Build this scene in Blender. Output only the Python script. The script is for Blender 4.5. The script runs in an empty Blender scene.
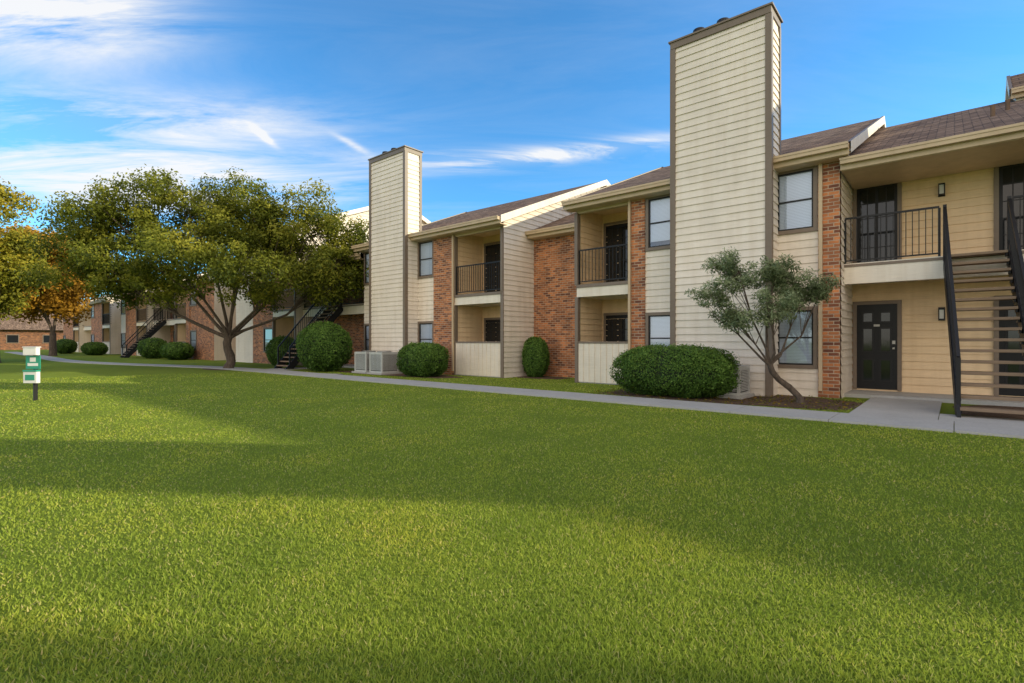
import bpy, math, random
import numpy as np
from mathutils import Vector
random.seed(7); rng=np.random.default_rng(7)
scn=bpy.context.scene
scn.view_settings.view_transform='Standard'; scn.view_settings.look='None'; scn.view_settings.exposure=0
ALPHA=math.radians(40.4)
F=np.array([-math.sin(ALPHA),math.cos(ALPHA),0]); R=np.array([math.cos(ALPHA),math.sin(ALPHA),0])
# ------------------------------------------------------------ materials
def newmat(name):
    m=bpy.data.materials.new(name); m.use_nodes=True
    nt=m.node_tree; b=nt.nodes['Principled BSDF']; return m,nt,b
def N(nt,t,**k):
    n=nt.nodes.new(t)
    for a,v in k.items(): setattr(n,a,v)
    return n
def pos(nt,scale=(1,1,1)):
    g=N(nt,'ShaderNodeNewGeometry'); mp=N(nt,'ShaderNodeMapping'); mp.inputs['Scale'].default_value=scale
    nt.links.new(g.outputs['Position'],mp.inputs['Vector']); return mp.outputs['Vector']
def noise(nt,vec,scale,detail=4,rough=.6):
    n=N(nt,'ShaderNodeTexNoise'); n.inputs['Scale'].default_value=scale; n.inputs['Detail'].default_value=detail; n.inputs['Roughness'].default_value=rough
    nt.links.new(vec,n.inputs['Vector']); return n.outputs['Fac']
def ramp(nt,fac,stops):
    r=N(nt,'ShaderNodeValToRGB'); e=r.color_ramp.elements
    while len(e)<len(stops): e.new(.5)
    for i,(p,c) in enumerate(stops):
        e[i].position=p; e[i].color=(c[0],c[1],c[2],1)
    nt.links.new(fac,r.inputs['Fac']); return r.outputs['Color']
def bump(nt,b,h,strength=.3,dist=.01):
    n=N(nt,'ShaderNodeBump'); n.inputs['Strength'].default_value=strength; n.inputs['Distance'].default_value=dist
    nt.links.new(h,n.inputs['Height']); nt.links.new(n.outputs['Normal'],b.inputs['Normal'])
def mixc(nt,f,a,b,mode='MIX'):
    n=N(nt,'ShaderNodeMix',data_type='RGBA',blend_type=mode)
    for sock,v in ((0,f),(6,a),(7,b)):
        if isinstance(v,bpy.types.NodeSocket): nt.links.new(v,n.inputs[sock])
        elif isinstance(v,tuple): n.inputs[sock].default_value=(v[0],v[1],v[2],1)
        else: n.inputs[sock].default_value=v
    return n.outputs[2]
def painted(name,c,rough=.6,var=.10,grime=True,spec=.4):
    m,nt,b=newmat(name)
    v=pos(nt,(1,1,1)); n1=noise(nt,v,1.3,4)
    lo=tuple(x*(1-var*1.3) for x in c); hi=tuple(min(1,x*(1+var*.6)) for x in c)
    c1=ramp(nt,n1,[(.3,lo),(.7,hi)])
    if grime:
        n2=noise(nt,pos(nt,(1.2,1.2,22)),3,3)
        c1=mixc(nt,.4,c1,ramp(nt,n2,[(.3,tuple(x*.80 for x in c)),(.65,hi)]))
        n3=noise(nt,pos(nt,(3,3,.25)),2,3)
        c1=mixc(nt,1.0,c1,ramp(nt,n3,[(.3,(.92,.90,.87)),(.6,(1,1,1))]),'MULTIPLY')
    nt.links.new(c1,b.inputs['Base Color']); b.inputs['Roughness'].default_value=rough; b.inputs['Specular IOR Level'].default_value=spec
    return m
WHITE=painted('siding_cream',(.82,.73,.62))
TAN=painted('siding_tan',(.84,.62,.38))
TRIM=painted('trim_taupe',(.21,.16,.12),.5)
FASCIA=painted('fascia_tan',(.58,.44,.28),.5)
RAKE=painted('rake_cream',(.82,.74,.62),.5)
PANEL=painted('panel_cream',(.80,.72,.60),.6)
BLACK=painted('black_metal',(.014,.014,.016),.45,grime=False,spec=.3)
DOORB=painted('black_door',(.012,.012,.014),.4,grime=False,spec=.25)
ACM=painted('ac_metal',(.50,.50,.47),.45)
TREAD=painted('stair_tread',(.25,.175,.115),.8)
POSTG=painted('sign_green',(.03,.30,.20),.4,grime=False)
WPL=painted('white_plastic',(.78,.78,.75),.4,grime=False)
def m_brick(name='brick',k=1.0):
    m,nt,b=newmat(name)
    g=N(nt,'ShaderNodeNewGeometry'); s=N(nt,'ShaderNodeSeparateXYZ'); nt.links.new(g.outputs['Position'],s.inputs[0])
    a=N(nt,'ShaderNodeMath',operation='ADD'); nt.links.new(s.outputs[0],a.inputs[0]); nt.links.new(s.outputs[1],a.inputs[1])
    c=N(nt,'ShaderNodeCombineXYZ'); nt.links.new(a.outputs[0],c.inputs[0]); nt.links.new(s.outputs[2],c.inputs[1])
    t=N(nt,'ShaderNodeTexBrick'); nt.links.new(c.outputs[0],t.inputs['Vector'])
    t.inputs['Scale'].default_value=1; t.inputs['Brick Width'].default_value=.215; t.inputs['Row Height'].default_value=.078
    t.inputs['Mortar Size'].default_value=.009; t.inputs['Mortar Smooth'].default_value=.2; t.inputs['Bias'].default_value=-.05
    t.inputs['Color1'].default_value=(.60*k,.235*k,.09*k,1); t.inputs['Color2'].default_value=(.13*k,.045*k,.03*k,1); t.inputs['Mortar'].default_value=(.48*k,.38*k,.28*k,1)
    n=noise(nt,pos(nt),2.2,6)
    col=mixc(nt,1.0,t.outputs['Color'],ramp(nt,n,[(.25,(.62,.6,.6)),(.75,(1.25,1.15,1.05))]),'MULTIPLY')
    nt.links.new(col,b.inputs['Base Color']); b.inputs['Roughness'].default_value=.85
    inv=N(nt,'ShaderNodeMath',operation='SUBTRACT'); inv.inputs[0].default_value=1; nt.links.new(t.outputs['Fac'],inv.inputs[1])
    bump(nt,b,inv.outputs[0],.6,.01); return m
BRICK=m_brick(); DBRICK=m_brick('dark_brick',.5)  # second brick is the same pattern, evenly darker, for the far house
def m_shingle():
    m,nt,b=newmat('shingles')
    t=N(nt,'ShaderNodeTexBrick'); nt.links.new(pos(nt),t.inputs['Vector'])
    t.inputs['Scale'].default_value=1; t.inputs['Brick Width'].default_value=.3; t.inputs['Row Height'].default_value=.14
    t.inputs['Mortar Size'].default_value=.01; t.inputs['Color1'].default_value=(.30,.21,.15,1); t.inputs['Color2'].default_value=(.12,.08,.058,1); t.inputs['Mortar'].default_value=(.05,.04,.035,1)
    n=noise(nt,pos(nt),3,7); col=mixc(nt,1.0,t.outputs['Color'],ramp(nt,n,[(.25,(.7,.7,.7)),(.75,(1.3,1.25,1.2))]),'MULTIPLY')
    nt.links.new(col,b.inputs['Base Color']); b.inputs['Roughness'].default_value=.9; b.inputs['Specular IOR Level'].default_value=.1
    bump(nt,b,t.outputs['Fac'],-.5,.02); return m
SHING=m_shingle()
def m_concrete():
    m,nt,b=newmat('concrete'); v=pos(nt)
    c=ramp(nt,noise(nt,v,1.1,8,.7),[(.25,(.30,.285,.26)),(.5,(.41,.395,.365)),(.75,(.48,.46,.43))])
    c=mixc(nt,.5,c,ramp(nt,noise(nt,v,40,4),[(.3,(.30,.29,.27)),(.7,(.48,.46,.43))]))
    nt.links.new(c,b.inputs['Base Color']); b.inputs['Roughness'].default_value=.9; bump(nt,b,noise(nt,v,80,4),.3,.005); return m
CONC=m_concrete()
def m_mulch():
    m,nt,b=newmat('mulch'); v=pos(nt)
    c=ramp(nt,noise(nt,v,28,6,.75),[(.3,(.035,.02,.012)),(.5,(.11,.06,.035)),(.66,(.22,.13,.07)),(.8,(.30,.2,.1))])
    nt.links.new(c,b.inputs['Base Color']); b.inputs['Roughness'].default_value=1; bump(nt,b,noise(nt,v,35,6,.8),1,.05); return m
MULCH=m_mulch()
def m_ground():
    m,nt,b=newmat('lawn_soil'); v=pos(nt)
    c=ramp(nt,noise(nt,v,.35,6,.65),[(.3,(.15,.21,.03)),(.6,(.22,.285,.035)),(.8,(.30,.33,.055))])
    c2=ramp(nt,noise(nt,v,35,5,.8),[(.3,(.085,.115,.018)),(.55,(.20,.27,.032)),(.75,(.32,.36,.06))])
    c=mixc(nt,.6,c,c2)
    nt.links.new(c,b.inputs['Base Color']); b.inputs['Roughness'].default_value=1; b.inputs['Specular IOR Level'].default_value=.1
    bump(nt,b,noise(nt,v,30,5,.8),.9,.05); return m
GROUND=m_ground()
def m_leaf(name,stops,trans=.3,noise_scale=None):
    m,nt,b=newmat(name)
    a=N(nt,'ShaderNodeAttribute',attribute_name='rnd')
    c=ramp(nt,a.outputs['Fac'],stops)
    if noise_scale:
        n=noise(nt,pos(nt),noise_scale,3,.6)
        c=mixc(nt,1.0,c,ramp(nt,n,[(.3,(.68,.76,.7)),(.5,(1,1,1)),(.72,(1.35,1.16,1.1))]),'MULTIPLY')
    nt.links.new(c,b.inputs['Base Color']); b.inputs['Roughness'].default_value=.6; b.inputs['Specular IOR Level'].default_value=.2
    t=N(nt,'ShaderNodeBsdfTranslucent'); nt.links.new(c,t.inputs['Color'])
    mx=N(nt,'ShaderNodeMixShader'); mx.inputs[0].default_value=trans
    nt.links.new(b.outputs[0],mx.inputs[1]); nt.links.new(t.outputs[0],mx.inputs[2])
    nt.links.new(mx.outputs[0],nt.nodes['Material Output'].inputs['Surface']); return m
GRASS=m_leaf('grass_blades',[(0,(.22,.30,.035)),(.5,(.35,.44,.055)),(.85,(.47,.52,.08)),(1,(.58,.52,.20))],.45,.8)
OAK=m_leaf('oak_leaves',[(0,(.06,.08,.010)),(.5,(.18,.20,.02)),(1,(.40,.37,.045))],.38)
YEL=m_leaf('autumn_leaves',[(0,(.09,.11,.012)),(.6,(.22,.20,.02)),(1,(.42,.24,.02))],.35)
ORG=m_leaf('orange_leaves',[(0,(.22,.12,.012)),(.6,(.42,.22,.02)),(1,(.5,.32,.04))],.3)
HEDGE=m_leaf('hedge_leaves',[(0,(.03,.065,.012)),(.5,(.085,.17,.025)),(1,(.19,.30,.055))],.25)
OLIVE=m_leaf('olive_leaves',[(0,(.09,.125,.05)),(.5,(.20,.25,.12)),(1,(.36,.41,.22))],.25)
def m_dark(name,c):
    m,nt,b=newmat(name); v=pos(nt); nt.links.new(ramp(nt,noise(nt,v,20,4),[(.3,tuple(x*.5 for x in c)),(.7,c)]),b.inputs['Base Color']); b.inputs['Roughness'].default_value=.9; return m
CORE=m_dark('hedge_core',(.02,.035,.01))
def m_bark():
    m,nt,b=newmat('bark'); v=pos(nt,(6,6,1.5)); f=noise(nt,v,3,6,.7)
    nt.links.new(ramp(nt,f,[(.3,(.04,.028,.02)),(.7,(.16,.12,.09))]),b.inputs['Base Color']); b.inputs['Roughness'].default_value=.95; bump(nt,b,f,.8,.05); return m
BARK=m_bark()
def m_glass():
    m,nt,b=newmat('window_glass')
    g=N(nt,'ShaderNodeBsdfGlossy'); g.inputs['Roughness'].default_value=.03; g.inputs['Color'].default_value=(.75,.85,1,1)
    t=N(nt,'ShaderNodeBsdfTransparent'); t.inputs['Color'].default_value=(.93,.96,1,1)
    fr=N(nt,'ShaderNodeFresnel'); fr.inputs['IOR'].default_value=1.55
    ad=N(nt,'ShaderNodeMath',operation='ADD'); ad.inputs[1].default_value=.08; nt.links.new(fr.outputs[0],ad.inputs[0])
    mx=N(nt,'ShaderNodeMixShader'); nt.links.new(ad.outputs[0],mx.inputs[0]); nt.links.new(t.outputs[0],mx.inputs[1]); nt.links.new(g.outputs[0],mx.inputs[2])
    nt.links.new(mx.outputs[0],nt.nodes['Material Output'].inputs['Surface']); return m
GLASS=m_glass()
def m_blind():
    m,nt,b=newmat('window_blinds'); w=N(nt,'ShaderNodeTexWave',wave_type='BANDS',bands_direction='Z'); w.inputs['Scale'].default_value=9
    nt.links.new(pos(nt),w.inputs['Vector'])
    nt.links.new(ramp(nt,w.outputs['Fac'],[(.1,(.58,.62,.68)),(.5,(.82,.86,.92))]),b.inputs['Base Color']); b.inputs['Roughness'].default_value=.6; return m
BLIND=m_blind()
def m_dglass():
    m,nt,b=newmat('dark_glass'); b.inputs['Base Color'].default_value=(.012,.014,.016,1); b.inputs['Roughness'].default_value=.06
    bump(nt,b,noise(nt,pos(nt),1.5,2),.05,.02); return m
DGLASS=m_dglass()
LAMP=painted('lamp_glass',(.6,.6,.55),.2)
MATS=[WHITE,TAN,BRICK,TRIM,FASCIA,RAKE,PANEL,BLACK,DOORB,ACM,TREAD,CONC,SHING,GLASS,BLIND,DGLASS,MULCH,POSTG,WPL,LAMP,BARK,DBRICK]
IDX={m.name:i for i,m in enumerate(MATS)}
# ------------------------------------------------------------ mesh builder
class MB:
    def __init__(s): s.v=[]; s.f=[]; s.m=[]
    def poly(s,pts,mat):
        i=len(s.v); s.v+= [tuple(p) for p in pts]; s.f.append(tuple(range(i,i+len(pts)))); s.m.append(IDX[mat.name])
    def box(s,x0,x1,y0,y1,z0,z1,mat):
        i=len(s.v); s.v+=[(x,y,z) for z in (z0,z1) for y in (y0,y1) for x in (x0,x1)]
        for q in ((0,2,3,1),(4,5,7,6),(0,1,5,4),(2,6,7,3),(0,4,6,2),(1,3,7,5)):
            s.f.append(tuple(i+k for k in q)); s.m.append(IDX[mat.name])
    def bar(s,p,q,w,h,mat):
        p=Vector(p);q=Vector(q);d=(q-p).normalized()
        up=Vector((0,0,1)) if abs(d.z)<.99 else Vector((0,1,0))
        a=d.cross(up).normalized()*w/2; b=a.cross(d).normalized()*h/2
        i=len(s.v)
        for o in (p,q):
            for sa,sb in ((-1,-1),(1,-1),(1,1),(-1,1)): s.v.append(tuple(o+a*sa+b*sb))
        for f in ((0,1,2,3),(7,6,5,4),(0,4,5,1),(1,5,6,2),(2,6,7,3),(3,7,4,0)):
            s.f.append(tuple(i+k for k in f)); s.m.append(IDX[mat.name])
    def cyl(s,x,y,z0,z1,r0,r1,mat,n=16,cap=True):
        i=len(s.v)
        for z,r in ((z0,r0),(z1,r1)):
            for k in range(n): t=2*math.pi*k/n; s.v.append((x+r*math.cos(t),y+r*math.sin(t),z))
        for k in range(n): s.f.append((i+k,i+(k+1)%n,i+n+(k+1)%n,i+n+k)); s.m.append(IDX[mat.name])
        if cap:
            s.f.append(tuple(i+n+k for k in range(n))); s.m.append(IDX[mat.name]); s.f.append(tuple(i+n-1-k for k in range(n))); s.m.append(IDX[mat.name])
    def tube(s,pts,rad,mat,n=8):
        i0=len(s.v); prev=None
        for k,p in enumerate(pts):
            p=Vector(p); d=(Vector(pts[min(k+1,len(pts)-1)])-Vector(pts[max(k-1,0)])).normalized()
            ref=Vector((1,0,0)) if abs(d.x)<.8 else Vector((0,1,0))
            a=d.cross(ref).normalized(); b=d.cross(a).normalized()
            for j in range(n):
                t=2*math.pi*j/n; s.v.append(tuple(p+(a*math.cos(t)+b*math.sin(t))*rad[k]))
        for k in range(len(pts)-1):
            for j in range(n):
                s.f.append((i0+k*n+j,i0+k*n+(j+1)%n,i0+(k+1)*n+(j+1)%n,i0+(k+1)*n+j)); s.m.append(IDX[mat.name])
    def build(s,name,parent=None,smooth=False,bevel=0):
        me=bpy.data.meshes.new(name); me.from_pydata(s.v,[],s.f)
        used=sorted(set(s.m)); rm={u:i for i,u in enumerate(used)}
        for u in used: me.materials.append(MATS[u])
        me.polygons.foreach_set('material_index',[rm[k] for k in s.m])
        if smooth: me.polygons.foreach_set('use_smooth',[True]*len(s.f))
        me.update(); ob=bpy.data.objects.new(name,me); scn.collection.objects.link(ob)
        if parent: ob.parent=parent
        if bevel:
            b=ob.modifiers.new('bev','BEVEL'); b.width=bevel; b.segments=2; b.limit_method='ANGLE'
        return ob
def empty(name):
    e=bpy.data.objects.new(name,None); scn.collection.objects.link(e); return e
def intervals(a,b,holes):
    segs=[(a,b)]
    for h0,h1 in holes:
        out=[]
        for s0,s1 in segs:
            if h1<=s0 or h0>=s1: out.append((s0,s1)); continue
            if h0>s0: out.append((s0,h0))
            if h1<s1: out.append((h1,s1))
        segs=out
    return segs
LAP=.18; LD=.027
def wall_front(M,x0,x1,z0,z1,y,mat,holes=(),lap=True):
    zs=sorted(set([z0,z1]+[min(max(h[2],z0),z1) for h in holes]+[min(max(h[3],z0),z1) for h in holes]))
    for a,b in zip(zs[:-1],zs[1:]):
        if b-a<1e-4: continue
        mid=(a+b)/2
        for s0,s1 in intervals(x0,x1,[(h[0],h[1]) for h in holes if h[2]<mid<h[3]]):
            M.poly([(s0,y,a),(s1,y,a),(s1,y,b),(s0,y,b)],mat)
    if lap:
        z=z0
        while z<z1-.02:
            e=min(LAP,z1-z)
            for s0,s1 in intervals(x0,x1,[(h[0],h[1]) for h in holes if h[2]<z+e-.01 and h[3]>z+.01]):
                j=random.uniform(-.0015,.0015)
                M.poly([(s0,y-LD+j,z),(s1,y-LD+j,z),(s1,y-.004,z+e),(s0,y-.004,z+e)],mat)
                M.poly([(s0,y-.001,z),(s1,y-.001,z),(s1,y-LD+j,z),(s0,y-LD+j,z)],mat)
            z+=LAP
def wall_side(M,x,sgn,y0,y1,z0,ztop,mat,lap=True):
    if isinstance(ztop,(int,float)):
        M.poly([(x,y0,z0),(x,y1,z0),(x,y1,ztop),(x,y0,ztop)],mat); zm=ztop; fn=lambda z:(y0,y1)
    else:
        ye,ze,yr,zr=ztop; k=(zr-ze)/(yr-ye); zt=lambda y: ze+k*(y-ye) if y<yr else zr-k*(y-yr)
        M.poly([(x,y0,z0),(x,y1,z0),(x,y1,zt(y1)),(x,yr,zr),(x,y0,zt(y0))],mat); zm=zr
        def fn(z):
            yy=ye+(z-ze)/k; return (max(y0,yy),min(y1,2*yr-yy))
    if lap:
        z=z0
        while z<zm-.05:
            e=LAP; a,b=fn(z+e)
            if z+e>zm: break
            if b-a>.05:
                M.poly([(x+sgn*LD,a,z),(x+sgn*LD,b,z),(x+sgn*.004,b,z+e),(x+sgn*.004,a,z+e)],mat)
                M.poly([(x+sgn*.001,a,z),(x+sgn*.001,b,z),(x+sgn*LD,b,z),(x+sgn*LD,a,z)],mat)
            z+=LAP
def window(M,x0,x1,z0,z1,y):
    t=.085
    M.box(x0-t,x0,y-.045,y+.07,z0-t,z1+t,TRIM); M.box(x1,x1+t,y-.045,y+.07,z0-t,z1+t,TRIM)
    M.box(x0,x1,y-.042,y+.07,z1,z1+t,TRIM); M.box(x0,x1,y-.055,y+.07,z0-t,z0,TRIM)
    f=.035; zm=(z0+z1)/2
    for a,b,c,d in ((x0,x0+f,z0,z1),(x1-f,x1,z0,z1)): M.box(a,b,y-.02,y+.03,c,d,BLACK)
    for c in (z0,zm-f/2,z1-f): M.box(x0+f,x1-f,y-.018,y+.032,c,c+f,BLACK)
    M.poly([(x0,y+.0,z0),(x1,y+.0,z0),(x1,y+.0,z1),(x0,y+.0,z1)],GLASS)
    dz=random.choice([0,0,.0,.16])
    M.poly([(x0,y+.02,z0+dz),(x1,y+.02,z0+dz),(x1,y+.02,z1),(x0,y+.02,z1)],BLIND)
    M.box(x0-.02,x1+.02,y+.16,y+.2,z0-.02,z1+.02,DOORB)
def door(M,x0,x1,z0,y,h=2.05,glass=False):
    t=.08
    M.box(x0-t,x0,y-.05,y+.02,z0,z0+h+t,TRIM); M.box(x1,x1+t,y-.05,y+.02,z0,z0+h+t,TRIM); M.box(x0,x1,y-.048,y+.02,z0+h,z0+h+t,TRIM)
    M.box(x0,x1,y-.026,y+.0,z0+.02,z0+h,DOORB)
    w=x1-x0
    if glass:
        n=2 if w<1.2 else 4
        for i in range(n):
            a=x0+.06+i*(w-.06)/n; b=x0+(i+1)*(w-.06)/n
            M.box(a,b,y-.032,y-.02,z0+.15,z0+h-.12,DGLASS)
            for k in range(1,5): 
                zz=z0+.15+k*(h-.27)/5; M.box(a,b,y-.038,y-.03,zz,zz+.02,DOORB)
            M.box((a+b)/2-.01,(a+b)/2+.01,y-.037,y-.031,z0+.15,z0+h-.12,DOORB)
    else:
        for i in range(2):
            a=x0+.1+i*(w-.1)/2; b=a+(w-.3)/2
            for c,d in ((.2,.75),(.9,1.5),(1.6,1.88)): 
                M.box(a,b,y-.040,y-.026,z0+c,z0+d,BLACK); M.box(a+.04,b-.04,y-.058,y-.04,z0+c+.04,z0+d-.04,DGLASS)
        M.box(x1-.09,x1-.05,y-.085,y-.027,z0+.98,z0+1.02,ACM); M.box(x1-.10,x1-.04,y-.035,y-.026,z0+1.1,z0+1.18,ACM)
        M.box((x0+x1)/2-.06,(x0+x1)/2+.06,y-.035,y-.026,z0+1.52,z0+1.57,ACM)
def railing(M,p,q,h=1.05,gap=.11):
    p=Vector(p);q=Vector(q);L=(q-p).length; n=max(2,int(L/gap))
    up=Vector((0,0,1))
    M.bar(p+up*h,q+up*h,.045,.04,BLACK); M.bar(p+up*.09,q+up*.09,.03,.03,BLACK)
    for i in range(n+1):
        o=p.lerp(q,i/n); w=.045 if i in (0,n) else .016
        M.bar(o+up*(.0 if i in(0,n) else .09),o+up*(h-.02),w,w,BLACK)
def roof(M,x0,x1,ye,ze,yr,zr,t=.13,rl=True,rr=True,yb=None,soffit_y=None):
    if yb is None: yb=2*yr-ye
    for a,za,b,zb in ((ye,ze,yr,zr),(yb,ze,yr,zr)):
        M.poly([(x0,a,za),(x1,a,za),(x1,b,zb),(x0,b,zb)],SHING)
        M.poly([(x0,a,za-t),(x1,a,za-t),(x1,b,zb-t),(x0,b,zb-t)],FASCIA)
        for x,s,on in ((x0,-1,rl),(x1,1,rr)):
            if on:
                o=x+s*.03
                M.poly([(o,a,za-.22),(o,b,zb-.22),(o,b,zb+.03),(o,a,za+.03)],RAKE)
                M.poly([(x-s*.04,a,za+.03),(o,a,za+.03),(o,b,zb+.03),(x-s*.04,b,zb+.03)],TRIM)
                M.poly([(x-s*.04,a,za-.22),(o,a,za-.22),(o,b,zb-.22),(x-s*.04,b,zb-.22)],RAKE)
    M.box(x0,x1,ye-.02,ye+.02,ze-.24,ze-.01,FASCIA)
    M.box(x0+.01,x1-.01,ye-.13,ye-.022,ze-.13,ze-.02,FASCIA); M.box(x0,x1,ye-.145,ye-.13,ze-.05,ze-.0,FASCIA)
    if soffit_y: M.box(x0+.02,x1-.02,ye+.02,soffit_y,ze-.25,ze-.22,FASCIA)
def sconce(M,x,y,z):
    M.box(x-.06,x+.06,y-.03,y,z-.14,z+.16,BLACK); M.box(x-.055,x+.055,y-.14,y-.03,z+.10,z+.13,BLACK)
    M.box(x-.055,x+.055,y-.14,y-.03,z-.12,z-.10,BLACK); M.box(x-.045,x+.045,y-.13,y-.035,z-.10,z+.10,LAMP)
    for a in (-.052,.04): M.box(x+a,x+a+.012,y-.142,y-.13,z-.1,z+.1,BLACK)
YF=13.5; YW=15.2; YR=20.1
def chimney(parent,c0,c1,y0=12.85,top=8.95):
    M=MB(); y1=YF+.15
    wall_front(M,c0,c1,0,top-.2,y0,WHITE); wall_front(M,c0,c1,5,top-.2,y1,WHITE,lap=False)
    wall_side(M,c1,1,y0,y1,0,top-.2,WHITE); wall_side(M,c0,-1,y0,y1,0,top-.2,WHITE)
    t=.1
    for x,s in ((c0,-1),(c1,1)):
        M.box(min(x,x-s*t),max(x,x-s*t),y0-.04,y0-.0,0,top-.2,TRIM)
        M.box(min(x,x+s*.04),max(x,x+s*.04),y0-.042,y0+t,0,top-.2,TRIM)
        M.box(min(x,x+s*.04),max(x,x+s*.04),y1-t,y1+.01,5.5,top-.2,TRIM)
    M.box(c0-.03,c1+.03,y0-.05,y1+.03,top-.2,top-.04,TRIM); M.box(c0-.07,c1+.07,y0-.08,y1+.07,top-.04,top,TRIM)
    for i,x in enumerate((c0+.55,c0+1.15)):
        yy=y0+.4
        M.cyl(x,yy,top,top+.12,.1,.1,BLACK); M.cyl(x,yy,top+.12,top+.16,.19,.2,BLACK); M.cyl(x,yy,top+.16,top+.28,.18,.15,BLACK)
    M.build('chimney',parent)
ZE=5.5; ZR=8.35
WU=(3.86,5.2); WL=(.72,1.98)
def unit(parent,x0,x1,segs,chim=None,ze=ZE,zr=ZR,ye=13.1,side=WHITE):
    M=MB(); W=MB(); RL=MB(); D=MB()
    for kind,a,b in segs:
        if kind=='brick': wall_front(M,a,b,0,ze-.02,YF,BRICK,lap=False)
        elif kind=='pillar':
            M.box(a,b,YF-.06,YF+.25,0,ze-.2,BRICK)
        elif kind=='siding': wall_front(M,a,b,0,ze-.02,YF,WHITE)
        elif kind[:3]=='win':
            w0,w1=a+.1,b-.1
            hs=[(w0,w1,WU[0],WU[1]),(w0,w1,WL[0],WL[1])]
            wall_front(M,a,b,0,ze-.02,YF,BRICK if kind=='winb' else WHITE,hs,lap=kind!='winb')
            for h in hs: window(W,h[0],h[1],h[2],h[3],YF)
        elif kind=='bal':
            yb=YF+1.5
            wall_front(M,a,b,0,ze-.1,yb,TAN)
            wall_side(M,a,1,YF+.1,yb,0,ze-.1,TAN); wall_side(M,b,-1,YF+.1,yb,0,ze-.1,TAN)
            M.poly([(a,YF,ze-.1),(b,YF,ze-.1),(b,yb,ze-.1),(a,yb,ze-.1)],TAN)
            M.box(a,b,YF-.02,YF+.12,ze-.32,ze-.02,FASCIA)
            M.box(a,b,YF-.03,yb,2.62,2.98,RAKE); M.box(a,b,YF-.055,YF-.03,2.9,3.0,TRIM)
            M.box(a,b,YF,yb,0,.06,CONC)
            M.box(a-.06,a+.05,YF-.05,YF+.1,0,2.62,TRIM); M.box(a-.06,a+.05,YF-.07,YF+.1,3.0,ze-.3,TRIM)
            M.box(b-.03,b+.06,YF-.05,YF+.1,3.0,ze-.3,TRIM)
            M.box(a+.05,b-.03,YF-.01,YF+.1,0.03,1.2,PANEL); M.box(a+.05,b,YF-.04,YF+.13,1.2,1.26,TRIM)
            n=int((b-a-.1)/.2)
            for i in range(n+1):
                xx=a+.06+i*.2; M.box(xx,xx+.17,YF-.024,YF-.01,.03,1.2,PANEL)
            railing(RL,(a+.06,YF+.02,3.0),(b-.05,YF+.02,3.0))
            w=b-a
            for zz in (0.06,3.0):
                door(D,a+w*.08,a+w*.55,zz,yb,glass=True)
                hs=(b-.75,b-.2)
                D.box(hs[0]-.07,hs[1]+.07,yb-.045,yb-.02,zz+.83,zz+2.07,TRIM); D.box(hs[0],hs[1],yb-.05,yb-.03,zz+.9,zz+2.0,DGLASS)
                D.box(hs[0],hs[1],yb-.056,yb-.045,zz+1.44,zz+1.47,BLACK)
                sconce(D,a+w*.62,yb-.022,zz+1.75)
    wall_side(M,x1,1,YF,26.6,0,(ye,ze-.05,YR,zr-.08),side); wall_side(M,x0,-1,YF,26.6,0,(ye,ze-.05,YR,zr-.08),side)
    M.poly([(x0,26.6,0),(x1,26.6,0),(x1,26.6,ze),(x0,26.6,ze)],BRICK)
    M.box(x1-.1,x1+.032,YF-.035,YF-.0,0,ze-.1,TRIM) if segs[-1][0]=='bal' else None
    M.build('walls',parent); W.v and W.build('windows',parent); RL.v and RL.build('balcony_railing',parent); D.v and D.build('balcony_doors',parent)
    Q=MB(); roof(Q,x0-.22,x1+.22,ye,ze,YR,zr,soffit_y=YF-.01)
    Q.build('roof',parent)
    if chim: chimney(parent,*chim)
def gap(parent,x0,x1,mat=BRICK,ze=5.25,zr=7.45):
    M=MB(); wall_front(M,x0,x1,0,ze,YW,mat,lap=mat is not BRICK)
    M.poly([(x0,26,0),(x1,26,0),(x1,26,ze),(x0,26,ze)],BRICK)
    M.build('recessed_wall',parent)
    Q=MB(); roof(Q,x0+.03,x1-.03,14.8,ze,YR,zr,rl=False,rr=False,soffit_y=YW-.03); Q.build('recess_roof',parent)
def entry(parent,x0,x1,mat=TAN,doors=(),ye=13.3,ze=5.23,zr=8.0,sc=(),rails=(),gl=False):
    M=MB(); D=MB(); wall_front(M,x0,x1,0.08,ze,YW,mat,lap=mat is not BRICK)
    M.poly([(x0,26,0),(x1,26,0),(x1,26,ze),(x0,26,ze)],BRICK)
    M.box(x0+.01,x1-.01,13.98,YW-.03,2.66,2.98,RAKE); M.box(x0+.01,x1-.01,13.90,13.98,2.56,3.02,RAKE)
    M.box(x0+.01,x1-.01,13.885,13.90,2.94,3.0,TRIM)
    M.box(x0,x1,13.9,YW,-.05,.08,CONC)
    M.build('entry_wall',parent)
    for d in doors:
        for z in (.1,3.0): door(D,d,d+.8,z,YW-.02,glass=(z>1 and mat is TAN))
    for s in sc:
        for z in (1.87,4.66): sconce(D,s,YW-.022,z)
    if D.v: D.build('entry_doors',parent)
    K=MB()
    for a,b in rails: railing(K,(a,13.95,3.0),(b,13.95,3.0))
    if K.v: K.build('walkway_railing',parent)
    Q=MB(); roof(Q,x0+.03,x1-.03,ye,ze,YR,zr,rl=False,rr=False,soffit_y=YW-.03); 
    for px,py in ((x0+2.6,16.3),(x0+2.9,17.2)): Q.cyl(px,py,6,ze+(py-ye)*.407+.24,.045,.045,SHING)
    Q.build('entry_roof',parent)
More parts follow.
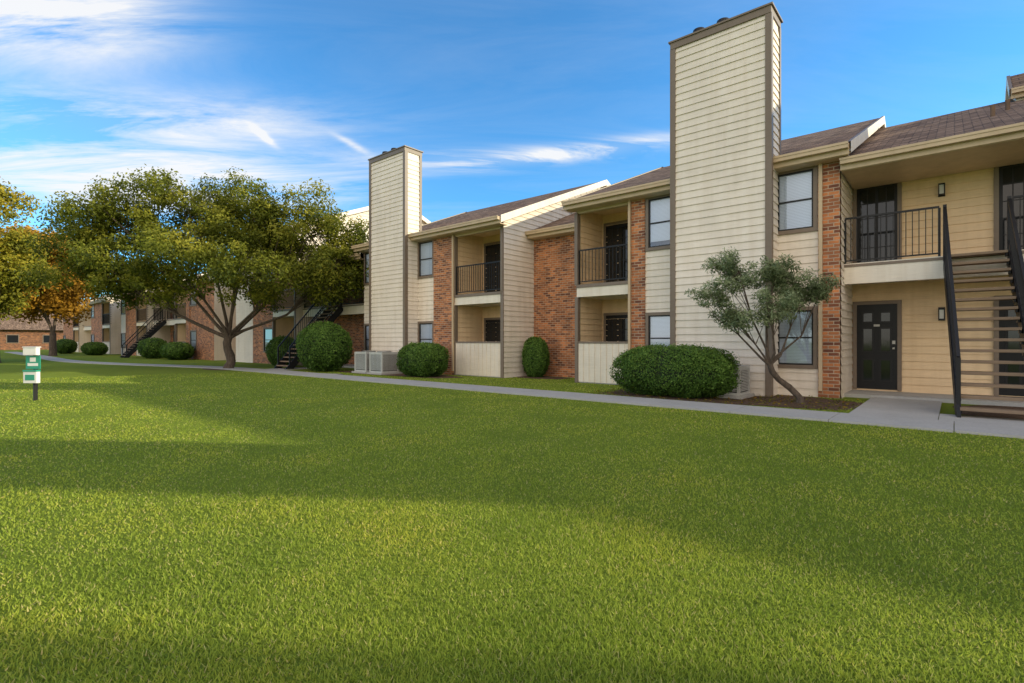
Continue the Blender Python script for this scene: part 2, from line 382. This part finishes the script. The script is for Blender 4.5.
def staircase(xl,xr,skew=0,yb=11.25,yt=13.85,zt=3.0):
    e=empty('exterior_staircase'); S=MB(); T=MB(); n=16
    for x in (xl,xr):
        t_=x+skew
        S.bar((x,yb-.1,-.05),(t_,yt,zt-.1),.05,.27,BLACK)
        S.bar((x,yb,.0),(x,yb,1.0),.06,.06,BLACK); S.bar((t_,yt-.05,zt-.1),(t_,yt-.05,zt+1.05),.06,.06,BLACK)
        S.bar((x,yb,1.0),(t_,yt-.05,zt+1.0),.05,.05,BLACK); S.bar((x,yb,.25),(t_,yt-.05,zt+.22),.03,.03,BLACK)
        for i in range(1,24):
            t=i/24; y=yb+(yt-.05-yb)*t; z=zt*t
            S.bar((x+skew*t,y,z+.2),(x+skew*t,y,z+1.0),.016,.016,BLACK)
    for i in range(n):
        t=(i+1)/n; y=yb+(yt-yb)*t-.1; z=zt*t; o=skew*t
        T.box(xl+o+.03,xr+o-.03,y-.17,y+.12,z-.05,z,TREAD)
        for x in (xl+o+.045,xr+o-.045): T.box(x-.015,x+.015,y-.12,y+.1,z-.1,z-.051,BLACK)
    S.build('stringers_and_handrails',e); T.build('treads',e,bevel=.006)
    return e
# ------------------------------------------------------------ buildings
B1=empty('apartment_building')
unit(B1,-8.85,-1.93,[('bal',-8.85,-6.99),('pillar',-6.99,-6.58),('win',-6.58,-5.45),('siding',-5.45,-3.3),('win',-3.3,-2.35),('pillar',-2.35,-1.93)],(-5.53,-3.2))
gap(B1,-11.89,-8.85)
unit(B1,-20.2,-11.89,[('win',-20.2,-19.0),('siding',-19.0,-16.4),('win',-16.45,-15.45),('pillar',-15.45,-14.3),('bal',-14.3,-11.95)],(-18.8,-16.45))
entry(B1,-1.93,3.0,TAN,doors=(-1.82,.72),sc=(-.22,),rails=((-1.9,-.24),(.85,2.95)))
Q=MB(); roof(Q,1.15,2.6,19.3,8.0,20.3,8.75,rl=True,rr=True); Q.box(1.25,2.5,19.4,21,7.4,8.05,RAKE); Q.build('roof_dormer',B1)
Q=MB()
for x in (-14.32,-7.03,-2.3): Q.box(x-.03,x+.04,YF-.13,YF-.065,.15,5.28,FASCIA)
Q.build('downspouts',B1)
B2=empty('apartment_building')
entry(B2,-26.5,-20.2,BRICK,doors=(-25.8,-21.9),ze=5.2,zr=7.2,rails=((-26.4,-23.8),(-22.8,-20.3)))
unit(B2,-34,-26.5,[('siding',-34,-31.6),('brick',-31.6,-30.2),('winb',-30.2,-29),('bal',-29,-26.55)],None,ze=7.3,zr=10.1)
gap(B2,-37.5,-34)
unit(B2,-45,-37.5,[('bal',-45,-42.6),('pillar',-42.6,-41.9),('winb',-41.9,-40.6),('brick',-40.6,-37.5)])
entry(B2,-52,-45,BRICK,doors=(-51,-47),rails=((-51.9,-49.6),(-48.5,-45.1)))
unit(B2,-60,-52,[('win',-60,-58.5),('brick',-58.5,-55),('bal',-55,-52.05)])
B3=empty('apartment_building')
gap(B3,-64,-60)
unit(B3,-72,-64,[('winb',-72,-70.5),('brick',-70.5,-67),('bal',-67,-64.05)])
entry(B3,-78,-72,TAN,doors=(-76,))
unit(B3,-87,-78,[('winb',-87,-85.5),('brick',-85.5,-81),('bal',-81,-78.05)])
B4=empty('apartment_building')   # the next block of the same row, right of the stairs, unseen; roofs steepened to shape its shadow on the lawn
T4=dict(ze=6.3,zr=11.3)
entry(B4,3.0,6.5,TAN,doors=(4.5,))
unit(B4,6.5,13.6,[('bal',6.5,8.5),('pillar',8.5,9.0),('siding',9.0,11.8),('win',11.8,13.2),('pillar',13.2,13.6)],(9.0,11.3,12.85,12.3),**T4)
gap(B4,13.6,14.2,ze=6.2,zr=10.9)
unit(B4,14.2,21.5,[('siding',14.2,18.9),('bal',18.9,21.5)],(16.0,18.2,12.85,12.3),**T4)
gap(B4,21.5,28,ze=6.2,zr=11.1)
unit(B4,28,36,[('brick',28,33.5),('bal',33.5,36)],**T4)
unit(B4,36.3,46,[('brick',36.3,43),('bal',43,46)],**T4)
staircase(.05,1.0,-.2); staircase(-23.7,-22.6); staircase(-49.6,-48.5)
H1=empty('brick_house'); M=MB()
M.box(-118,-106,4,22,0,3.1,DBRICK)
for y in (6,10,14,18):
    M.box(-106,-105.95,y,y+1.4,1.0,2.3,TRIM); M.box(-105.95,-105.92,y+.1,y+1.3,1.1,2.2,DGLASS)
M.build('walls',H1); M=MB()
for (xa,xb) in ((-105.2,-112),(-118.8,-112)):
    M.poly([(xa,3.2,3.0),(xa,22.8,3.0),(xb,19,6.0),(xb,7,6.0)],SHING)
M.poly([(-105.2,3.2,3.0),(-118.8,3.2,3.0),(-112,7,6.0)],SHING); M.poly([(-105.2,22.8,3.0),(-118.8,22.8,3.0),(-112,19,6.0)],SHING)
M.build('hip_roof',H1)
# ------------------------------------------------------------ ground
def flat(name,pts,z,mat):
    M=MB(); M.poly([(x,y,z) for x,y in pts],mat); return M.build(name)
MATS.append(GROUND); IDX[GROUND.name]=len(MATS)-1
flat('lawn_ground',[(-1500,-1500),(1500,-1500),(1500,1500),(-1500,1500)],0,GROUND)
M=MB()
x=-24.0
while x<30:
    M.box(x,x+1.49,9.42,10.5,-.05,.035,CONC); x+=1.5
for y in np.arange(10.51,13.9,1.13): M.box(-1.38,-.2,y,min(y+1.12,13.89),-.05,.033,CONC)
M.box(-.19,1.3,10.51,11.45,-.05,.034,CONC)
def catmull(P,k=6):
    P=[np.array(p,float) for p in P]; P=[2*P[0]-P[1]]+P+[2*P[-1]-P[-2]]; out=[]
    for i in range(1,len(P)-2):
        for j in range(k):
            t=j/k; out.append(.5*((2*P[i])+(P[i+1]-P[i-1])*t+(2*P[i-1]-5*P[i]+4*P[i+1]-P[i+2])*t*t+(3*P[i]-P[i-1]-3*P[i+1]+P[i+2])*t**3))
    out.append(P[-2]); return np.array(out)
paths=[]
def curved(M,P,w,z):
    c=catmull(P); paths.append((c,w)); t=np.gradient(c,axis=0); t/=np.linalg.norm(t,axis=1,keepdims=True); nn=np.column_stack([-t[:,1],t[:,0]])*w/2
    for i in range(len(c)-1):
        a=c[i]+(c[i+1]-c[i])*.012; b=c[i+1]
        q=[a-nn[i],b-nn[i+1],b+nn[i+1],a+nn[i]]
        M.poly([(p[0],p[1],z) for p in q],CONC)
        for u,v in ((q[0],q[1]),(q[2],q[3])): M.poly([(u[0],u[1],0),(v[0],v[1],0),(v[0],v[1],z),(u[0],u[1],z)],CONC)
curved(M,[(-24.0,9.96),(-27,9.75),(-31,8.9),(-36,7.7),(-44,6.9),(-60,7.6),(-85,8.4)],1.08,.035)
curved(M,[(-17.5,10.3),(-19,10.0),(-22.3,10.3),(-23.1,11.2),(-23.1,13.9)],1.1,.031)
M.build('sidewalk')
def blob(name,cx,cy,rx,ry,n=40,z=.006):
    pts=[]
    for i in range(n):
        t=2*math.pi*i/n; k=1+.06*math.sin(3*t+cx)+.04*math.sin(7*t)
        c,s=math.cos(t),math.sin(t); c=math.copysign(abs(c)**.6,c); s=math.copysign(abs(s)**.6,s)
        pts.append((cx+rx*k*c,cy+ry*k*s))
    return flat(name,pts,z,MULCH),(cx,cy,rx,ry)
beds=[blob('mulch_bed',-4.1,12.1,2.65,1.35)[1],blob('mulch_bed',1.9,12.75,2.0,1.1)[1],blob('mulch_bed',-16.6,12.4,3.4,.8)[1],blob('mulch_bed',-11.0,14.5,1.0,.6)[1],blob('mulch_bed',-25.5,9.8,1.5,.9)[1]]
# ------------------------------------------------------------ masses of small faces
def leafmesh(name,P,Nn,L,Wd,rnd,mat,parent=None,tri=False,Udir=None):
    n=len(P)
    Nn=Nn/np.linalg.norm(Nn,axis=1,keepdims=True)
    if Udir is None:
        r=rng.normal(size=(n,3)); U=np.cross(Nn,r); U/=np.linalg.norm(U,axis=1,keepdims=True)
    else: U=Udir
    V=np.cross(Nn,U); V/=np.linalg.norm(V,axis=1,keepdims=True)+1e-9
    L=L[:,None]; Wd=Wd[:,None]
    if tri:
        vs=np.stack([P-V*Wd/2,P+V*Wd/2,P+U*L],1); k=3
    else:
        vs=np.stack([P-U*L/2,P-V*Wd/2,P+U*L/2,P+V*Wd/2],1); k=4
    me=bpy.data.meshes.new(name); me.vertices.add(n*k); me.vertices.foreach_set('co',vs.astype(np.float32).ravel())
    me.loops.add(n*k); me.loops.foreach_set('vertex_index',np.arange(n*k,dtype=np.int32))
    me.polygons.add(n); me.polygons.foreach_set('loop_start',np.arange(0,n*k,k,dtype=np.int32))
    me.update(calc_edges=True); me.validate()
    at=me.attributes.new('rnd','FLOAT','POINT'); at.data.foreach_set('value',np.repeat(rnd,k).astype(np.float32))
    me.materials.append(mat); ob=bpy.data.objects.new(name,me); scn.collection.objects.link(ob)
    if parent: ob.parent=parent
    return ob
n=500000
r=1.1*(24/1.1)**rng.random(n); a=rng.uniform(-math.radians(60),math.radians(60),n)+math.radians(90)+ALPHA
gx=r*np.cos(a); gy=r*np.sin(a)
ok=(gy<13.3)&~((gy>9.40)&(gy<10.53)&(gx>-24))&~((gx>-1.42)&(gx<1.35)&(gy>10.4))
ok|=(gy>=13.3)&(gy<15)&(gx>-11.7)&(gx<-9)
for cx,cy,rx,ry in beds: ok&=~((np.abs((gx-cx)/rx)**3+np.abs((gy-cy)/ry)**3)<1.0)
for c,w_ in paths:
    for q in c: ok&=((gx-q[0])**2+(gy-q[1])**2)>(w_*.5)**2
gx,gy,r=gx[ok],gy[ok],r[ok]; n=len(gx)
lean=rng.normal(size=(n,2))*.6
U=np.column_stack([lean,np.ones(n)]); U/=np.linalg.norm(U,axis=1,keepdims=True)
H=rng.uniform(.012,.030,n)*(1+.2*np.sin(gx*2.1+np.sin(gy*1.7))*np.sin(gy*2.6))
rd=rng.normal(size=(n,3)); rd[:,2]=0; Nn=np.cross(U,rd)
rnd=np.clip(rng.normal(.45,.24,n),0,.93); rnd[rng.random(n)<.05]=1
leafmesh('grass',np.column_stack([gx,gy,np.zeros(n)]),Nn,H,.0028+.0016*r,rnd,GRASS,tri=True,Udir=U)
n=1100; lx=rng.uniform(-6.8,-1.5,n); ly=rng.uniform(10.6,13.3,n)
leafmesh('fallen_leaves',np.column_stack([lx,ly,np.full(n,.02)+rng.random(n)*.02]),np.column_stack([rng.normal(size=(n,2))*.3,np.ones(n)]),rng.uniform(.04,.08,n),rng.uniform(.03,.05,n),rng.random(n),YEL)
def clumps_leaves(C,rad,per,l0,l1,asp,flat_z=.8,drop=.0,bvar=.16):
    P=[];Nn=[];rd=[]
    for c,rr in zip(C,rad):
        m=int(per*(rr/np.mean(rad))**2)
        d=rng.normal(size=(m,3)); d/=np.linalg.norm(d,axis=1,keepdims=True)
        k=rr*rng.random(m)**.5*(1+.25*rng.random(m)); q=c+d*k[:,None]*np.array([1,1,flat_z])
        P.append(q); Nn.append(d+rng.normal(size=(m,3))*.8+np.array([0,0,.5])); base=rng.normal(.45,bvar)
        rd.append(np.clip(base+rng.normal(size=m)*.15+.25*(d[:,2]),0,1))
    P=np.vstack(P);Nn=np.vstack(Nn);rd=np.concatenate(rd)
    L=rng.uniform(l0,l1,len(P)); return P,Nn,L,L*asp,rd
def tree(name,bx,by,lobes,nclump,crad,per,l0,l1,asp,mat,trunk_h,tr,parent_lean=(0,0),depth=1.0,kin=.55,kout=1.0,twist=0):
    e=empty(name); base=np.array([bx,by,0.]); C=[];LC=[]
    vol=np.array([l[2]*l[3] for l in lobes]); vol=vol/vol.sum()
    for li,(o,z,rr,rz,dp) in enumerate(lobes):
        c=base+R*o+F*dp+np.array([0,0,z]); LC.append(c)
        for _ in range(int(nclump*vol[li])):
            d=rng.normal(size=3); d/=np.linalg.norm(d); k=rng.uniform(kin,kout)
            C.append(c+R*d[0]*rr*k+F*d[1]*rr*k*depth+np.array([0,0,d[2]*rz*k]))
    C=np.array(C); rad=crad*rng.uniform(.45,1.35,len(C))
    P,Nn,L,W,rd=clumps_leaves(C,rad,per,l0,l1,asp)
    leafmesh('foliage',P,Nn,L,W,rd,mat,e)
    T=MB(); fork=base+np.array([parent_lean[0],parent_lean[1],trunk_h])
    pts=[base-np.array([0,0,.1]),base+np.array([0,0,.1])]; rr_=[tr*1.5,tr*1.15]
    for k in range(1,6):
        t=k/5; p=base*(1-t)+fork*t+ (R*math.sin(t*6.3)*tr*twist*.9+F*math.sin(t*4.5)*tr*twist*.5) + R*.05*tr*math.sin(9*t)
        if k<5: pts.append(p); rr_.append(tr*(1.05-.12*t)*rng.uniform(.93,1.07))
    pts.append(fork); rr_.append(tr*.9)
    T.tube(pts,rr_,BARK,12)
    for c in LC:
        mid=fork*.45+c*.55+np.array([0,0,-.1*np.linalg.norm((c-fork)[:2])])+rng.normal(size=3)*tr*(.6+twist*.35)
        q1=fork*.75+mid*.25+rng.normal(size=3)*tr*(.3+twist*.2)
        T.tube([fork-(0,0,tr*.4),q1,mid,c],[tr*.55,tr*.38,tr*.27,tr*.12],BARK,8)
        dd=np.linalg.norm(C-c,axis=1); ids=np.argsort(dd)[:max(6,len(C)//len(LC))]
        for k in ids[::2]:
            s=mid if rng.random()<.4 else c; t=C[k]; mm=(s+t)/2+rng.normal(size=3)*tr*.5
            T.tube([s,mm,t],[tr*.15,tr*.1,tr*.04],BARK,5)
    T.build('trunk_and_limbs',e,smooth=True); return e
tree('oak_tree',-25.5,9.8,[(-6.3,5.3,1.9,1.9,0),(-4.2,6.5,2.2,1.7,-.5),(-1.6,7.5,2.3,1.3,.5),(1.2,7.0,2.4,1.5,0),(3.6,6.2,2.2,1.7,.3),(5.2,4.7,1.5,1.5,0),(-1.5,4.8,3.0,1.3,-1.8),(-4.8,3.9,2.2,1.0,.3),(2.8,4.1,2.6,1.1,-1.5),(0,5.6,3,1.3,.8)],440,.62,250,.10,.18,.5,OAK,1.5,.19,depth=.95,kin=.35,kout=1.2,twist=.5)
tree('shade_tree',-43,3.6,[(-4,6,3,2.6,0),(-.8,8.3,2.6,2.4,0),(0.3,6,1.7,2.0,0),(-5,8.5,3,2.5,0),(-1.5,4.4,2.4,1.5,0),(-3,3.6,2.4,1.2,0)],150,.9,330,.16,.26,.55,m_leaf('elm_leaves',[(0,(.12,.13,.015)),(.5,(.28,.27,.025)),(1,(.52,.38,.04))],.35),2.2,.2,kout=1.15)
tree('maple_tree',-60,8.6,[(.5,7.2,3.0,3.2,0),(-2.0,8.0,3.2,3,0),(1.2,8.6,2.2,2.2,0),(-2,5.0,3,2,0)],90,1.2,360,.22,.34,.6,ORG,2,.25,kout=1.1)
tree('olive_tree',-2.4,11.9,[(-1.75,2.2,.45,.4,0),(-1.2,2.7,.5,.38,.1),(-.5,2.6,.5,.4,0),(.0,2.3,.5,.4,.2),(-.7,1.95,.5,.35,-.3),(-1.35,1.7,.4,.24,0),(.4,2.25,.34,.28,0)],150,.17,125,.05,.11,.24,OLIVE,.8,.062,parent_lean=(-.5,-.3),depth=1.1,kin=.2,kout=1.15,twist=1.6)
def hedge(name,cx,cy,rx,ry,h,mat=HEDGE,n=26000,p=2.6,leaf=(.03,.055)):
    e=empty(name)
    ph1,ph2=rng.random(2)*6
    def surf(th,ph,s):
        f=lambda v,q: np.sign(v)*np.abs(v)**q
        q=2/p
        X=cx+rx*s*f(np.cos(ph),q)*f(np.cos(th),q); Y=cy+ry*s*f(np.cos(ph),q)*f(np.sin(th),q); Z=h/2+h/2*s*f(np.sin(ph),q); return X,Y,Z
    th=rng.uniform(0,2*np.pi,n); ph=np.arcsin(rng.uniform(-.98,1,n))
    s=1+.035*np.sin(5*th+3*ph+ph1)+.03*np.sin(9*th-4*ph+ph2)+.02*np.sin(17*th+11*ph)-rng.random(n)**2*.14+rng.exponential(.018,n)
    X,Y,Z=surf(th,ph,s); Z=np.maximum(Z,.03)
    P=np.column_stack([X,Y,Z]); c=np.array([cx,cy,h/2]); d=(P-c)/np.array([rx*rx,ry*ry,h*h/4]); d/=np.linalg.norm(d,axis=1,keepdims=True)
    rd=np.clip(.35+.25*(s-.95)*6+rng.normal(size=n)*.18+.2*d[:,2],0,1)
    L=rng.uniform(*leaf,n)
    leafmesh('foliage',P,d+rng.normal(size=(n,3))*.55,L,L*.6,rd,mat,e)
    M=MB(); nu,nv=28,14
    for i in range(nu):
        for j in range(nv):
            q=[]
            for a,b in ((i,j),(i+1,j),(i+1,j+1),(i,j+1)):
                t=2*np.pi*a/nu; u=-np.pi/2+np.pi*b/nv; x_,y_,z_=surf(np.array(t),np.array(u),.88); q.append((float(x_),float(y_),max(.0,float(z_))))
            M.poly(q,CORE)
    M.build('dark_core',e); return e  # plain dark shell added under the leaves, no branches modelled
MATS.append(CORE); IDX[CORE.name]=len(MATS)-1
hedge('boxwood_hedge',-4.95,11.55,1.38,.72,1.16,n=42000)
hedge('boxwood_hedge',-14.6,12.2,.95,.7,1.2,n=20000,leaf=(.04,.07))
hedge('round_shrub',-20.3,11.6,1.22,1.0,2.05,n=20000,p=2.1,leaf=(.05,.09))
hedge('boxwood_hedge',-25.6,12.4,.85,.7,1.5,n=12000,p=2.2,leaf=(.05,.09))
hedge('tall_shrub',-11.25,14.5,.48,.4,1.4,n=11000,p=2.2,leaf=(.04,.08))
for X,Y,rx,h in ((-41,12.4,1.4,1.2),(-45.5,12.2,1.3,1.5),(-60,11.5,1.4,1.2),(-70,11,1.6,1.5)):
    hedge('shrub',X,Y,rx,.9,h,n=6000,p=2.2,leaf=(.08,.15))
C=[];rad=[]
for _ in range(260):
    if rng.random()<.75: x=rng.uniform(-150,-120); y=rng.uniform(-25,40); h=rng.uniform(1.5,9)
    else: x=rng.uniform(-200,60); y=rng.uniform(60,90); h=rng.uniform(1.5,7)
    C.append((x,y,h)); rad.append(rng.uniform(1.8,3.4))
P,Nn,L,W,rd=clumps_leaves(np.array(C),np.array(rad),260,.4,.8,.6)
leafmesh('distant_trees',P,Nn,L,W,rd,m_leaf('distant_leaves',[(0,(.05,.07,.015)),(.6,(.14,.15,.03)),(1,(.3,.21,.04))],.3))
# ------------------------------------------------------------ air conditioners
def ac(x,y,w=.75,d=.75,h=.72):
    e=empty('air_conditioner_unit'); M=MB()
    M.box(x-w/2-.08,x+w/2+.08,y-d/2-.08,y+d/2+.08,-.02,.07,CONC)
    M.box(x-w/2+.03,x+w/2-.03,y-d/2+.03,y+d/2-.03,.07,h-.06,DOORB)
    M.box(x-w/2,x+w/2,y-d/2,y+d/2,h-.08,h,ACM); M.box(x-w/2,x+w/2,y-d/2,y+d/2,.07,.13,ACM)
    for sx in (-1,1):
        for sy in (-1,1): M.box(x+sx*(w/2-.03)-.03,x+sx*(w/2-.03)+.03,y+sy*(d/2-.03)-.03,y+sy*(d/2-.03)+.03,.13,h-.08,ACM)
    for z in np.arange(.16,h-.09,.035):
        M.box(x-w/2+.06,x+w/2-.06,y-d/2+.005,y-d/2+.025,z,z+.02,ACM); M.box(x+w/2-.025,x+w/2-.005,y-d/2+.06,y+d/2-.06,z,z+.02,ACM)
    M.cyl(x,y,h,h+.02,.28,.28,BLACK,24)
    for rr in (.1,.18,.26): M.cyl(x,y,h+.02,h+.035,rr,rr,ACM,24,cap=False)
    M.build('cabinet',e)
ac(-3.95,12.25); ac(-17.95,12.2,.8,.8,.85); ac(-16.85,12.15,.8,.8,.85)
# ------------------------------------------------------------ pet waste station
e=empty('pet_waste_station'); M=MB(); px,py=-14.95,1.86
M.box(px-.035,px+.035,py-.035,py+.035,-.1,1.05,BLACK)
M.build('post',e)
def rot_panel(M,a,b,c,d,z0,z1,mat):
    v=[]
    for z in (z0,z1):
        for t,s in ((a,c),(b,c),(b,d),(a,d)):
            p=np.array([px,py,z])+R*t-F*s; v.append(tuple(p))
    i=len(M.v); M.v+=v
    for f in ((3,2,1,0),(4,5,6,7),(0,1,5,4),(1,2,6,5),(2,3,7,6),(3,0,4,7)): M.f.append(tuple(i+k for k in f)); M.m.append(IDX[mat.name])
M=MB(); rot_panel(M,-.15,.15,.04,.06,.68,.96,POSTG); rot_panel(M,-.11,.11,.06,.064,.74,.80,WPL); rot_panel(M,-.06,.06,.06,.064,.83,.92,WPL); M.build('sign_panel',e)
M=MB(); rot_panel(M,-.14,.14,.04,.14,.97,1.13,WPL); rot_panel(M,-.15,.15,.02,.15,1.13,1.15,WPL); M.build('bag_dispenser',e,bevel=.008)
M=MB(); rot_panel(M,-.14,.14,.04,.13,.38,.62,WPL); rot_panel(M,-.145,.145,.035,.14,.62,.66,POSTG); rot_panel(M,-.1,.1,.13,.134,.44,.56,POSTG); M.build('bag_box',e,bevel=.008)
# ------------------------------------------------------------ world
EL=math.radians(20.9); AZ=math.atan2(.82,.573)
w=bpy.data.worlds.new('World'); scn.world=w; w.use_nodes=True; nt=w.node_tree; bg=nt.nodes['Background']
sky=N(nt,'ShaderNodeTexSky',sky_type='NISHITA'); sky.sun_disc=False; sky.sun_elevation=EL; sky.sun_rotation=AZ; sky.air_density=1.0; sky.dust_density=.3; sky.ozone_density=1.8; sky.altitude=200
def Mt(op,a,b=None,c=None):
    n=N(nt,'ShaderNodeMath',operation=op)
    for i,v in enumerate((a,b,c)):
        if v is None: continue
        if isinstance(v,bpy.types.NodeSocket): nt.links.new(v,n.inputs[i])
        else: n.inputs[i].default_value=v
    return n.outputs[0]
tc=N(nt,'ShaderNodeTexCoord'); sp=N(nt,'ShaderNodeSeparateXYZ'); nt.links.new(tc.outputs['Generated'],sp.inputs[0])
X,Y,Z=sp.outputs
f_=Mt('ADD',Mt('MULTIPLY',X,float(F[0])),Mt('MULTIPLY',Y,float(F[1]))); r_=Mt('ADD',Mt('MULTIPLY',X,float(R[0])),Mt('MULTIPLY',Y,float(R[1])))
az=Mt('MULTIPLY',Mt('ARCTAN2',r_,f_),57.2958); el=Mt('MULTIPLY',Mt('ARCSINE',Z),57.2958)
zz=Mt('MAXIMUM',Mt('ADD',Z,.06),.05)
cp=N(nt,'ShaderNodeCombineXYZ'); nt.links.new(Mt('DIVIDE',r_,zz),cp.inputs[0]); nt.links.new(Mt('DIVIDE',f_,zz),cp.inputs[1])
mp=N(nt,'ShaderNodeMapping'); mp.inputs['Rotation'].default_value=(0,0,math.radians(-14)); mp.inputs['Scale'].default_value=(.45,1.6,1); nt.links.new(cp.outputs[0],mp.inputs['Vector'])
nz=N(nt,'ShaderNodeTexNoise'); nz.inputs['Scale'].default_value=1.7; nz.inputs['Detail'].default_value=7; nz.inputs['Roughness'].default_value=.66; nz.inputs['Distortion'].default_value=.7
nt.links.new(mp.outputs[0],nz.inputs['Vector']); nf=nz.outputs['Fac']
def streak(ca,ce,ang,la,lw,amp):
    c,s=math.cos(math.radians(ang)),math.sin(math.radians(ang))
    da=Mt('SUBTRACT',az,ca); de=Mt('SUBTRACT',el,ce)
    u=Mt('ADD',Mt('MULTIPLY',da,c/la),Mt('MULTIPLY',de,s/la)); v=Mt('ADD',Mt('MULTIPLY',da,-s/lw),Mt('MULTIPLY',de,c/lw))
    q=Mt('ADD',Mt('MULTIPLY',u,u),Mt('MULTIPLY',v,v)); return Mt('MULTIPLY',Mt('EXPONENT',Mt('MULTIPLY',q,-1)),amp)
tot=None
for s in ((-43,25.5,14,9,3.4,2.2),(-34,14.5,5,17,2.8,1.6),(-34,19.5,9,13,2.0,1.2),(2,19.6,3,13,.8,2.8),(-25.5,19.6,-35,1.3,.3,1.1),(-17,19.9,-22,1.7,.3,1.1)):
    k=streak(*s); tot=k if tot is None else Mt('ADD',tot,k)
mod=N(nt,'ShaderNodeMapRange'); mod.inputs['From Min'].default_value=.38; mod.inputs['From Max'].default_value=.68; mod.inputs['To Min'].default_value=.08; mod.inputs['To Max'].default_value=1.1; nt.links.new(nf,mod.inputs['Value'])
cl=Mt('MULTIPLY',Mt('ADD',tot,.07),mod.outputs[0])
back=N(nt,'ShaderNodeMapRange',interpolation_type='SMOOTHSTEP'); back.inputs['From Min'].default_value=.05; back.inputs['From Max'].default_value=-.45; back.inputs['To Min'].default_value=0; back.inputs['To Max'].default_value=1  # unseen bright cloud bank added behind the camera to fill the shaded fronts
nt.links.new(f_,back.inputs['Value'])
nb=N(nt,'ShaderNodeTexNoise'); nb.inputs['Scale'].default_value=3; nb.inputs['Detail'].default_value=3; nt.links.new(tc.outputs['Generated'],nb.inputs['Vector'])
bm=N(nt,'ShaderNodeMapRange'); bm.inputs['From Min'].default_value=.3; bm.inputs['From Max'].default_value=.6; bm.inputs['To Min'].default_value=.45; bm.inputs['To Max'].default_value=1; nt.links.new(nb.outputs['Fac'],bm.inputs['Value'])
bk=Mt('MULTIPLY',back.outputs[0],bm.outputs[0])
cl=Mt('MINIMUM',cl,.93)
tint=mixc(nt,1.0,sky.outputs[0],(.36,.86,1.16),'MULTIPLY')
SS=.235
col=mixc(nt,cl,tint,(.98/SS,.98/SS,.98/SS))
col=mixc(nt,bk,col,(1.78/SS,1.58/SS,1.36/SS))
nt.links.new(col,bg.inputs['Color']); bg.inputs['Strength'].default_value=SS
sl=bpy.data.lights.new('sun','SUN'); sl.energy=5; sl.angle=math.radians(.6); sl.color=(1,.88,.62)
so=bpy.data.objects.new('sun',sl); scn.collection.objects.link(so)
d=Vector((math.sin(AZ)*math.cos(EL),math.cos(AZ)*math.cos(EL),math.sin(EL)))
so.rotation_euler=d.to_track_quat('Z','Y').to_euler(); so.location=(20,10,30)
cam=bpy.data.cameras.new('camera'); cam.lens=18.28; cam.sensor_width=36; cam.clip_end=4000; cam.clip_start=.05
co=bpy.data.objects.new('camera',cam); scn.collection.objects.link(co); co.location=(0,0,1.26); co.rotation_euler=(math.radians(90),0,ALPHA); scn.camera=co
